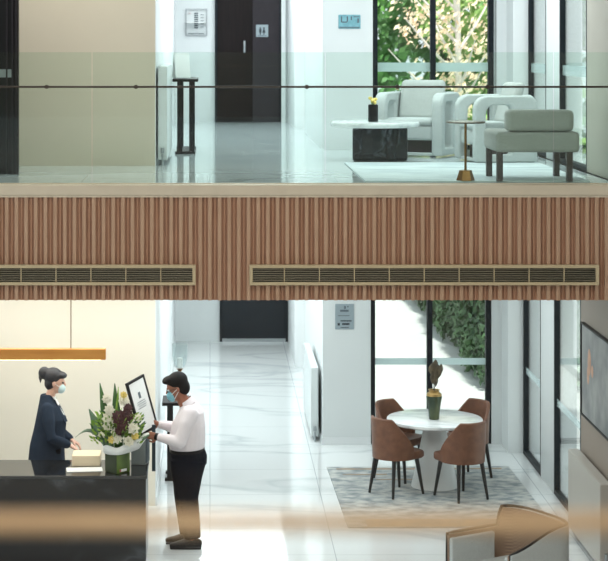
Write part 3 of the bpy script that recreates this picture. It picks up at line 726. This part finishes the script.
# ------------------------------------------------------------------ reception
t = thing('reception_desk', 'long black reception desk with a glossy top', 'desk', (0, 17.72, 0))
B().box(-5.0, -.605, .02, .05, .0, .79).obj('front_panel', 'desk', t, smooth=False)
B().box(-.635, -.605, .05, .66, 0, .79).box(-5.0, -4.97, .05, .66, 0, .79).obj('side_panel', 'desk', t, smooth=False)
B().box(-5.02, -.594, 0, .68, .79, .82).obj('desk_top', 'desk_top', t, bevel=.004)
B().box(-4.97, -.635, .46, .48, .3, .79).obj('modesty_panel', 'desk', t, smooth=False)
t = thing('pendant_lamp', 'long orange wooden bar lamp hanging over the reception desk', 'pendant lamp', (-2.1, 18.25, 1.83))
B().box(-1.1, 1.09, -.04, .04, 0, .105).obj('lamp_body', 'pendant', t, bevel=.006)
B().box(-1.05, 1.04, -.025, .025, -.006, 0).obj('diffuser', 'glow', t, smooth=False)
for x in (-.75, .75): B().tube([(x, 0, .105, .005), (x, 0, SOF-1.83, .005)], n=8).obj('suspension_cable', 'brass', t)
t = thing('office_chair', 'dark office chair behind the desk at the far left', 'office chair', (-2.33, 18.95, 0), R(-70))
B().box(-.24, .24, -.24, .24, .42, .50).obj('seat', 'black', t, bevel=.03)
B().box(-.27, -.21, -.23, .23, .50, .76).obj('backrest', 'black', t, bevel=.03, seg=4)
B().tube([(0, 0, .07, .03), (0, 0, .42, .03)], n=12).obj('gas_column', 'black', t)
for k in range(5): a = k*1.2566; B().tube([(0, 0, .09, .02), (.27*math.cos(a), .27*math.sin(a), .05, .015), (.27*math.cos(a), .27*math.sin(a), .0, .02)], n=8).obj('base_arm', 'black', t)
tag(B().box(-1.33, -1.06, 18.10, 18.36, .82, .925).obj('file_box', 'cream_box', bevel=.006), 'cream card box on the desk in front of the woman', 'box')
tag(B().obox((-1.2, 17.97, .8225), (.17, .02, 0), (-.01, .09, 0), (0, 0, .002)).obj('paper_sheet', 'paper', smooth=False), 'white paper sheet on the desk top in front of the cream box', 'paper')
t = thing('equipment_box', 'grey equipment box behind the flowers at the desk end', 'box', (-.675, 18.25, .82), R(-12))
B().box(-.075, .07, -.08, .08, 0, .30).obj('housing', 'greybox', t, bevel=.006)
B().box(.07, .075, -.07, .07, .02, .28).obj('shaded_side', 'navytag', t, smooth=False)  # thin dark sheet painting the box's right side as shaded

# flower arrangement
t = thing('flower_arrangement', 'white and plum flower arrangement in a green square vase on the desk', 'flowers', (-.88, 17.90, .82))
B().box(-.085, .085, -.085, .085, 0, .22).obj('glass_vase', 'vasegreen', t, bevel=.008); t.children[0].rotation_euler = (0, 0, R(-46))
B().box(-.08, .084, -.088, -.0855, .004, .21).obj('shaded_face', 'vaseshade', t.children[0], smooth=False)  # thin dark sheet that paints the vase's left face as shaded
B().box(.0855, .0865, -.03, .04, .015, .04).obj('vase_label', 'paper', t.children[0], smooth=False)
B().box(.0855, .0865, -.048, -.031, .015, .04).obj('red_mark', 'red', t.children[0], smooth=False)
b = B(); n = 40; r0 = []; r1 = []
for k in range(n):
    a = 2*math.pi*k/n; w = .012*math.sin(5*a); flare = .15*(max(0, math.cos(a))**2)
    r0.append(b.bm.verts.new(((.135+.5*flare)*math.cos(a), .135*math.sin(a), .185+.25*flare)))
    r1.append(b.bm.verts.new(((.150+flare+w)*math.cos(a), (.145+w)*math.sin(a), .265+.6*flare+w)))
for k in range(n): b.bm.faces.new((r0[k], r0[(k+1) % n], r1[(k+1) % n], r1[k]))
o = b.obj('paper_collar', 'paper', t); sm = o.modifiers.new('s', 'SOLIDIFY'); sm.thickness = .004
def blade(b, base, tip, w, bend=(0, 0, 0), n=8, wd=(1, 0, 0)):
    base, tip, bend, wd = Vector(base), Vector(tip), Vector(bend), Vector(wd); prev = None
    for k in range(n+1):
        q = k/n; c = base.lerp(tip, q)+bend*math.sin(math.pi*q); ww = w*math.sin(math.pi*min(.97, .18+.8*q))
        row = [b.bm.verts.new(c-wd*ww), b.bm.verts.new(c+Vector((0, -.01, 0))), b.bm.verts.new(c+wd*ww)]
        if prev:
            b.bm.faces.new((prev[0], prev[1], row[1], row[0])); b.bm.faces.new((prev[1], prev[2], row[2], row[1]))
        prev = row
def leafpart(name, m, specs):
    for sp in specs:
        b = B(); blade(b, *sp[:3], **(sp[3] if len(sp) > 3 else {}))
        o = b.obj(name, m, t); s = o.modifiers.new('s', 'SOLIDIFY'); s.thickness = .004
leafpart('tall_leaf', 'leafd', [((-.06, 0, .2), (-.17, .02, .84), .042), ((.0, .03, .2), (-.03, .05, .83), .042), ((.03, 0, .2), (.0, .04, .70), .03)])
leafpart('tall_leaf', 'leafy', [((-.02, .02, .25), (.005, .04, .80), .022), ((.07, 0, .2), (.14, .0, .56), .022)])
leafpart('broad_leaf', 'leafs', [((-.06, -.04, .2), (-.27, -.02, .60), .06), ((.1, .02, .25), (.26, .0, .48), .045), ((.08, -.05, .22), (.30, -.04, .36), .04)])
leafpart('curled_leaf', 'leafs', [((-.10, -.05, .22), (-.40, -.02, .33), .02, dict(bend=(0, 0, .12), wd=(.2, 0, .9)))])
random.seed(11); b = B()
for _ in range(260):
    a = random.uniform(0, 6.28); r = random.uniform(.02, .23); z = random.uniform(.30, .50)-r*.1
    p = Vector((r*math.cos(a), r*math.sin(a)*.7, z)); d = Vector((math.cos(a), math.sin(a), random.uniform(.3, 1.4))).normalized()
    c = d.orthogonal().normalized(); L = random.uniform(.03, .07)
    b.bm.faces.new([b.bm.verts.new(q) for q in (p, p+d*L*.5+c*L*.22, p+d*L, p+d*L*.5-c*L*.22)])
o = b.obj('foliage', 'leafd', t, smooth=False, recalc=False)
b = B()
for _ in range(420):
    a = random.uniform(0, 6.28); r = random.uniform(.05, .24); z = random.uniform(.32, .58)-r*.2
    p = Vector((r*math.cos(a), r*math.sin(a)*.7-.02, z)); d = Vector((math.cos(a), math.sin(a), random.uniform(.3, 1.4))).normalized()
    c = d.orthogonal().normalized(); L = random.uniform(.035, .075)
    b.bm.faces.new([b.bm.verts.new(q) for q in (p, p+d*L*.5+c*L*.22, p+d*L, p+d*L*.5-c*L*.22)])
b.obj('lime_foliage', 'leafy', t, smooth=False, recalc=False)
def bloom(name, m, c, r, petals=8, layers=3, up=(.2, -.8, .5)):
    up = Vector(up).normalized(); rot = up.to_track_quat('Z', 'Y').to_matrix(); b = B(); c = Vector(c)
    for l in range(layers):
        for k in range(petals):
            a = 2*math.pi*(k+.5*l)/petals; tilt = .9-.35*l
            d = Vector((math.cos(a)*math.sin(tilt+.4), math.sin(a)*math.sin(tilt+.4), math.cos(tilt+.4)))
            q = Vector((-math.sin(a), math.cos(a), 0)); nrm = d.cross(q)
            p = [Vector((0, 0, 0)), d*r*.6+q*r*.32, d*r*(1-.15*l), d*r*.6-q*r*.32]
            b.bm.faces.new([b.bm.verts.new(c+rot @ v) for v in p])
    b.ell(c, (r*.3,)*3, seg=8)
    o = b.obj(name, m, t, smooth=False); s = o.modifiers.new('s', 'SOLIDIFY'); s.thickness = .004
for c, r in (((-.10, -.08, .70), .055), ((-.075, -.10, .60), .06), ((-.08, -.11, .52), .075), ((-.09, -.09, .45), .06), ((.15, -.12, .43), .07), ((.0, -.14, .34), .06), ((.11, -.13, .31), .06), ((-.02, -.13, .40), .05), ((.06, -.05, .68), .06), ((.20, -.06, .52), .045), ((-.15, -.08, .36), .04)):
    bloom('white_bloom', 'petalw', c, r)
for c, r in (((.17, -.12, .36), .045), ((-.05, -.15, .33), .045)):
    bloom('yellow_bloom', 'petaly', c, r)
for c, r in (((.02, -.12, .53), .085), ((.09, -.10, .55), .075), ((.05, -.13, .46), .07), ((.10, -.08, .62), .05), ((.02, -.14, .41), .05)):
    bloom('plum_bloom', 'petalp', c, r, 10, 4)
bloom('yellow_bloom', 'petaly', (.06, -.07, .74), .04)

# held frame
t = thing('framed_notice', 'black framed white notice held up by the man over the desk', 'picture frame', (-.665, 18.30, 1.375))
L_ = Vector((.265, 0, -.964)).normalized(); W_ = Vector((-.47, -.87, -.13)); W_ = (W_-L_*W_.dot(L_)).normalized(); Nn = L_.cross(W_).normalized()
if Nn.y > 0: Nn = -Nn
hl, hw = .265, .165
for k in (-1, 1):
    pass
b = B().obox(L_*(hl-.012), L_*.012, W_*hw, Nn*.012).obox(-L_*(hl-.012), L_*.012, W_*hw, Nn*.012).obox(W_*(hw-.012), L_*(hl-.024), W_*.012, Nn*.012).obox(-W_*(hw-.012), L_*(hl-.024), W_*.012, Nn*.012)
b.obj('frame', 'black', t, smooth=False)
B().obox((0, 0, 0), L_*(hl-.024), W_*(hw-.024), Nn*.006).obj('sheet', 'paper', t, smooth=False)
b = B()
for (l, a, c, th) in ((-.10, -.02, .02, .03), (-.04, -.07, .07, .003), (-.02, -.08, .08, .003), (.0, -.08, .06, .003), (.02, -.07, .08, .003)):
    b.obox(L_*l+W_*((a+c)/2)+Nn*.0065, L_*th, W_*((c-a)/2), Nn*.001)
b.obj('printed_text', 'ink', t, smooth=False)
B().box(.10, .135, -.02, .0, -.64, -.19).obj('easel_strut', 'navytag', t, smooth=False)

# ------------------------------------------------------------------ people
def hand(b, wrist, d, nrm, s, curl=.6, spread=.0):
    """palm + four bent fingers + thumb; d along the hand, nrm = palm side, s = which side the thumb is on"""
    wrist, d, nrm = Vector(wrist), Vector(d).normalized(), Vector(nrm); nrm = (nrm-d*nrm.dot(d)).normalized(); wd = d.cross(nrm)*s
    k = wrist+d*.085
    b.tube([(*wrist, .026, .02), (*(wrist+d*.04), .038, .016), (*k, .040, .014)], ref=wd, n=14, round_ends=True)
    for i, L in enumerate((.070, .078, .072, .056)):
        off = .030-.020*i; p = k+wd*off-d*.008; pts2 = [(*p, .0095)]; ang = 0; seg = (L*.45, L*.32, L*.26)
        for j, sl in enumerate(seg):
            ang += curl*(.8 if j == 0 else .9)
            p = p+(d*math.cos(ang)+nrm*math.sin(ang)+wd*spread*(1.5-i)*.3)*sl; pts2.append((*p, .0092-.0011*(j+1)))
        b.tube(pts2, ref=wd, n=10, round_ends=True)
    p = wrist+d*.025+wd*.03; p1 = p+(d*.6+wd*.65+nrm*.3).normalized()*.036; p2 = p1+(d*.85+wd*.1+nrm*.5).normalized()*.032; p3 = p2+(d*.85-wd*.1+nrm*.5).normalized()*.024
    b.tube([(*p, .014), (*p1, .012), (*p2, .0105), (*p3, .009)], ref=wd, n=10, round_ends=True)
def head(b, c, tilt, sc=1):
    """skull, jaw, nose, brow, ears; faces +x, tilted down by tilt"""
    rot = Matrix.Rotation(tilt, 3, 'Y'); c = Vector(c)
    def P(x, y, z): return c+rot @ Vector((x, y, z))*sc
    b.ell(P(-.012, 0, .03), (.095*sc, .076*sc, .092*sc), rot); b.ell(P(.025, 0, -.045), (.066*sc, .058*sc, .07*sc), rot)
    b.ell(P(.062, 0, -.085), (.03*sc, .03*sc, .024*sc), rot)                   # chin
    b.tube([(*P(.082, 0, .025), .009, .010), (*P(.103, 0, -.012), .013, .015)], ref=(0, 1, 0), n=10, round_ends=True)  # nose
    b.ell(P(.068, 0, .035), (.02*sc, .05*sc, .012*sc), rot)                    # brow
    b.ell(P(.083, 0, -.048), (.012*sc, .024*sc, .009*sc), rot)                 # lips
    for s in (-1, 1): b.ell(P(-.012, .076*s, -.008), (.017*sc, .010*sc, .031*sc), rot)
    return P

# --- the man, facing -x
man = thing('person', 'man in white shirt and dark trousers, masked, holding the framed notice', 'person', (-.215, 18.32, 0), R(180))
b = B(); P = head(b, (.112, 0, 1.535), R(22))
b.tube([(.0, 0, 1.33, .062), (.05, 0, 1.42, .058), (.085, 0, 1.50, .056)], round_ends=True)
b.tube([(.0, 0, .86, .12, .15), (.01, 0, 1.0, .135, .155), (-.005, 0, 1.18, .115, .165), (-.02, 0, 1.30, .085, .15), (-.005, 0, 1.37, .06, .08)], round_ends=True)
for s in (-1, 1):
    b.tube([(-.005, .085*s, .88, .105, .085), (.02, .09*s, .68, .085, .075), (.015, .09*s, .48, .062, .058), (-.02, .09*s, .30, .058, .052), (-.035, .09*s, .09, .042, .04)], round_ends=True)
    b.tube([(-.05, .09*s, .045, .04, .035), (.08, .09*s, .03, .025, .035)], ref=(0, 0, 1), round_ends=True)
arms = {1: [(-.015, .185, 1.315), (.075, .235, 1.06), (.285, .165, 1.095)], -1: [(0, -.185, 1.315), (.11, -.235, 1.10), (.285, -.10, 1.165)]}
for s, (a, e, wv) in arms.items():
    a2 = Vector(a).lerp(Vector(e), .9); e2 = Vector(e).lerp(Vector(wv), .12)
    b.tube([(*(Vector(a)+Vector((0, -.03*s, -.02))), .042), (*(Vector(a).lerp(Vector(e), .5)), .043), (*a2, .036), (*e2, .036), (*(Vector(e).lerp(Vector(wv), .4)), .035), (*wv, .026)], ref=(0, 0, 1), round_ends=True)
hand(b, arms[1][2], (.92, -.33, .1), (.1, -.9, -.1), 1, .55)
hand(b, arms[-1][2], (.95, .10, .12), (.1, .9, -.1), -1, .55)
remeshed(b, 'body', 'skin', man, .0055, 3)
b = B()
b.tube([(.008, 0, .93, .158, .178), (.012, 0, .97, .176, .192), (.006, 0, 1.06, .178, .195), (-.014, 0, 1.20, .160, .20), (-.03, 0, 1.31, .125, .18), (-.012, 0, 1.385, .085, .11)], n=24)
for s, (a, e, wv) in arms.items():
    a, e, wv = Vector(a), Vector(e), Vector(wv)
    b.ell(e, (.062, .062, .062)); b.tube([(*(a+Vector((-.005, -.03*s, .0))), .082), (*a.lerp(e, .35), .070), (*a.lerp(e, .75), .062), (*e, .060)], ref=(0, 0, 1), round_ends=True); b.tube([(*e, .060), (*e.lerp(wv, .35), .056), (*e.lerp(wv, .7), .046), (*e.lerp(wv, .93), .040)], ref=(0, 0, 1), round_ends=True)
remeshed(b, 'shirt', 'shirt', man, .009, 3)
B().tube([(-.012, 0, 1.375, .08, .09), (.022, 0, 1.425, .068, .07)], n=20, caps=False).obj('collar', 'shirt', man); man.children[-1].modifiers.new('s', 'SOLIDIFY').thickness = .01
b = B()
b.tube([(-.004, 0, .80, .18, .18), (-.006, 0, .87, .182, .182), (.006, 0, .94, .166, .186)], n=22)
for s, dx in ((-1, .03), (1, -.015)):
    b.tube([(-.004, .085*s, .85, .178, .105), (.008, .09*s, .70, .150, .098), (.015+dx*.5, .09*s, .48, .110, .086), (-.012+dx, .09*s, .28, .092, .078), (-.03+dx, .09*s, .10, .082, .07)], n=18, round_ends=False)
remeshed(b, 'trousers', 'trouser', man, .01, 3)
B().tube([(.007, 0, .925, .171, .191), (.008, 0, .957, .172, .192)], n=26).obj('belt', 'black', man)
for s, dx in ((-1, .03), (1, -.015)):
    b = B(); b.tube([(-.085+dx, .09*s, .05, .045, .042), (.0+dx, .09*s, .06, .055, .046), (.09+dx, .09*s+.005*s, .042, .036, .048), (.17+dx, .09*s+.01*s, .032, .024, .036)], ref=(0, 0, 1), round_ends=True)
    b.box(-.12+dx, .19+dx, .09*s-.036, .09*s+.046, 0, .016)
    remeshed(b, 'shoe', 'shoe', man, .008, 2)
b = B(); rot = Matrix.Rotation(R(22), 3, 'Y')
b.ell(P(-.036, 0, .066), (.104, .094, .090), rot); b.ell(P(-.065, 0, .0), (.07, .086, .092), rot); b.ell(P(.045, 0, .105), (.062, .076, .040), rot)
remeshed(b, 'hair', 'hair', man, .008, 2)
b = B(); b.ell(P(.072, 0, -.052), (.047, .062, .056), rot); b.obj('face_mask', 'mask', man)
b = B()
for s in (-1, 1): b.tube([(*P(.06, .058*s, -.03), .003), (*P(-.005, .082*s, -.0), .003)], n=6).tube([(*P(.05, .056*s, -.08), .003), (*P(-.012, .082*s, -.025), .003)], n=6)
b.obj('mask_strap', 'paper', man)
b = B()
for s in (-1, 1):
    b.tube([(*P(.092, .036*s+.02*math.cos(a/8*6.283), .012+.016*math.sin(a/8*6.283)), .0025) for a in range(9)], n=6)
    b.tube([(*P(.09, .058*s, .015), .0025), (*P(-.01, .083*s, .012), .0025)], n=6)
b.obj('glasses', 'rail', man)
for s in (-1, 1): B().ell(P(.079, .032*s, .014), (.012, .013, .009), rot, 10).obj('eye', 'paper', man)
wv = Vector(arms[1][2]); e = Vector(arms[1][1]); d = (wv-e).normalized()
B().tube([(*(wv+d*.000), .036), (*(wv+d*.03), .034)], ref=(0, 0, 1), n=18).obj('wristwatch', 'black', man)

# --- the receptionist, facing +x
wom = thing('person', 'woman in a dark blazer and face mask standing behind the desk', 'person', (-1.60, 18.82, 0), 0)
b = B(); P = head(b, (.055, 0, 1.505), R(10), .95)
b.tube([(-.02, 0, 1.30, .05), (.0, 0, 1.37, .046), (.03, 0, 1.45, .048)], round_ends=True)
b.tube([(-.01, 0, .86, .10, .15), (.0, 0, 1.02, .09, .115), (.005, 0, 1.17, .10, .14), (-.02, 0, 1.27, .07, .14), (-.02, 0, 1.33, .05, .07)], round_ends=True)
for s in (-1, 1):
    b.tube([(0, .08*s, .86, .10, .085), (.01, .08*s, .66, .075, .07), (.01, .08*s, .47, .055, .052), (-.015, .08*s, .3, .052, .046), (-.025, .08*s, .09, .036, .034)], round_ends=True)
    b.tube([(-.04, .08*s, .04, .035, .032), (.08, .08*s, .025, .022, .032)], ref=(0, 0, 1), round_ends=True)
warms = {1: [(-.02, .165, 1.26), (.04, .22, 1.0), (.205, .10, .905)], -1: [(-.02, -.165, 1.26), (.03, -.225, .99), (.20, -.12, .90)]}
for s, (a, e, wv) in warms.items():
    b.tube([(*a, .045), (*(Vector(a).lerp(Vector(e), .5)), .04), (*e, .034), (*(Vector(e).lerp(Vector(wv), .4)), .033), (*wv, .023)], ref=(0, 0, 1), round_ends=True)
    hand(b, wv, (.8, -.12*s, -.45), (-.3, -.1*s, -.9), -s, .45)
remeshed(b, 'body', 'skin_f', wom, .0055, 3)
b = B()
b.tube([(-.035, 0, .72, .185, .205), (-.03, 0, .86, .175, .19), (-.005, 0, 1.02, .16, .165), (.01, 0, 1.14, .155, .17), (-.015, 0, 1.25, .115, .165), (-.035, 0, 1.325, .075, .10), (-.035, 0, 1.385, .062, .07)], n=24)
for s, (a, e, wv) in warms.items():
    a, e, wv = Vector(a), Vector(e), Vector(wv)
    b.tube([(*(a+Vector((0, -.02*s, .005))), .062), (*a.lerp(e, .4), .062), (*e, .054), (*e.lerp(wv, .5), .05), (*e.lerp(wv, .85), .045)], ref=(0, 0, 1), round_ends=True)
remeshed(b, 'blazer', 'jacket', wom, .009, 3)
b = B()
b.obox((.085, 0, 1.275), (.014, 0, -.01), (0, .045, 0), (-.05, 0, .09))
remeshed(b, 'blouse', 'paper', wom, .006, 2)
for s in (-1, 1): B().obox((.105, .058*s, 1.22), (.006, .002*s, 0), (0, .026, 0), (-.058, -.012*s, .12)).obj('lapel', 'jacket', wom, bevel=.004)
b = B()
b.tube([(-.0, 0, .78, .13, .165), (-.0, 0, .9, .12, .155)], n=20, round_ends=True)
for s in (-1, 1): b.tube([(0, .08*s, .86, .125, .095), (.01, .08*s, .66, .095, .082), (.01, .08*s, .47, .08, .07), (-.02, .08*s, .1, .075, .066)], n=16)
remeshed(b, 'trousers', 'trouser', wom, .01, 3)
for s in (-1, 1): b = B(); b.tube([(-.06, .08*s, .045, .04, .036), (.03, .08*s, .045, .042, .04), (.14, .085*s, .026, .02, .03)], ref=(0, 0, 1), round_ends=True); b.box(-.09, .16, .08*s-.033, .08*s+.035, 0, .012); remeshed(b, 'shoe', 'shoe', wom, .008, 2)
b = B(); rot = Matrix.Rotation(R(10), 3, 'Y')
b.ell(P(-.036, 0, .056), (.098, .088, .090), rot); b.ell(P(-.055, 0, -.01), (.06, .078, .08), rot); b.ell(P(.05, 0, .085), (.055, .068, .035), rot)
b.ell(P(-.135, 0, .075), (.06, .056, .064), rot); b.tube([(*P(-.15, 0, .09), .03), (*P(-.17, .01, .02), .02), (*P(-.155, .015, -.04), .006)], n=10, round_ends=True)
remeshed(b, 'hair', 'hair_f', wom, .008, 2)
b = B(); b.ell(P(.066, 0, -.055), (.046, .058, .05), rot); b.obj('face_mask', 'mask_f', wom)
b = B()
for s in (-1, 1): b.tube([(*P(.055, .055*s, -.035), .003), (*P(-.005, .08*s, -.005), .003)], n=6)
b.obj('mask_strap', 'paper', wom)
for s in (-1, 1): B().ell(P(.079, .03*s, .012), (.011, .012, .008), rot, 10).obj('eye', 'inkdark', wom)
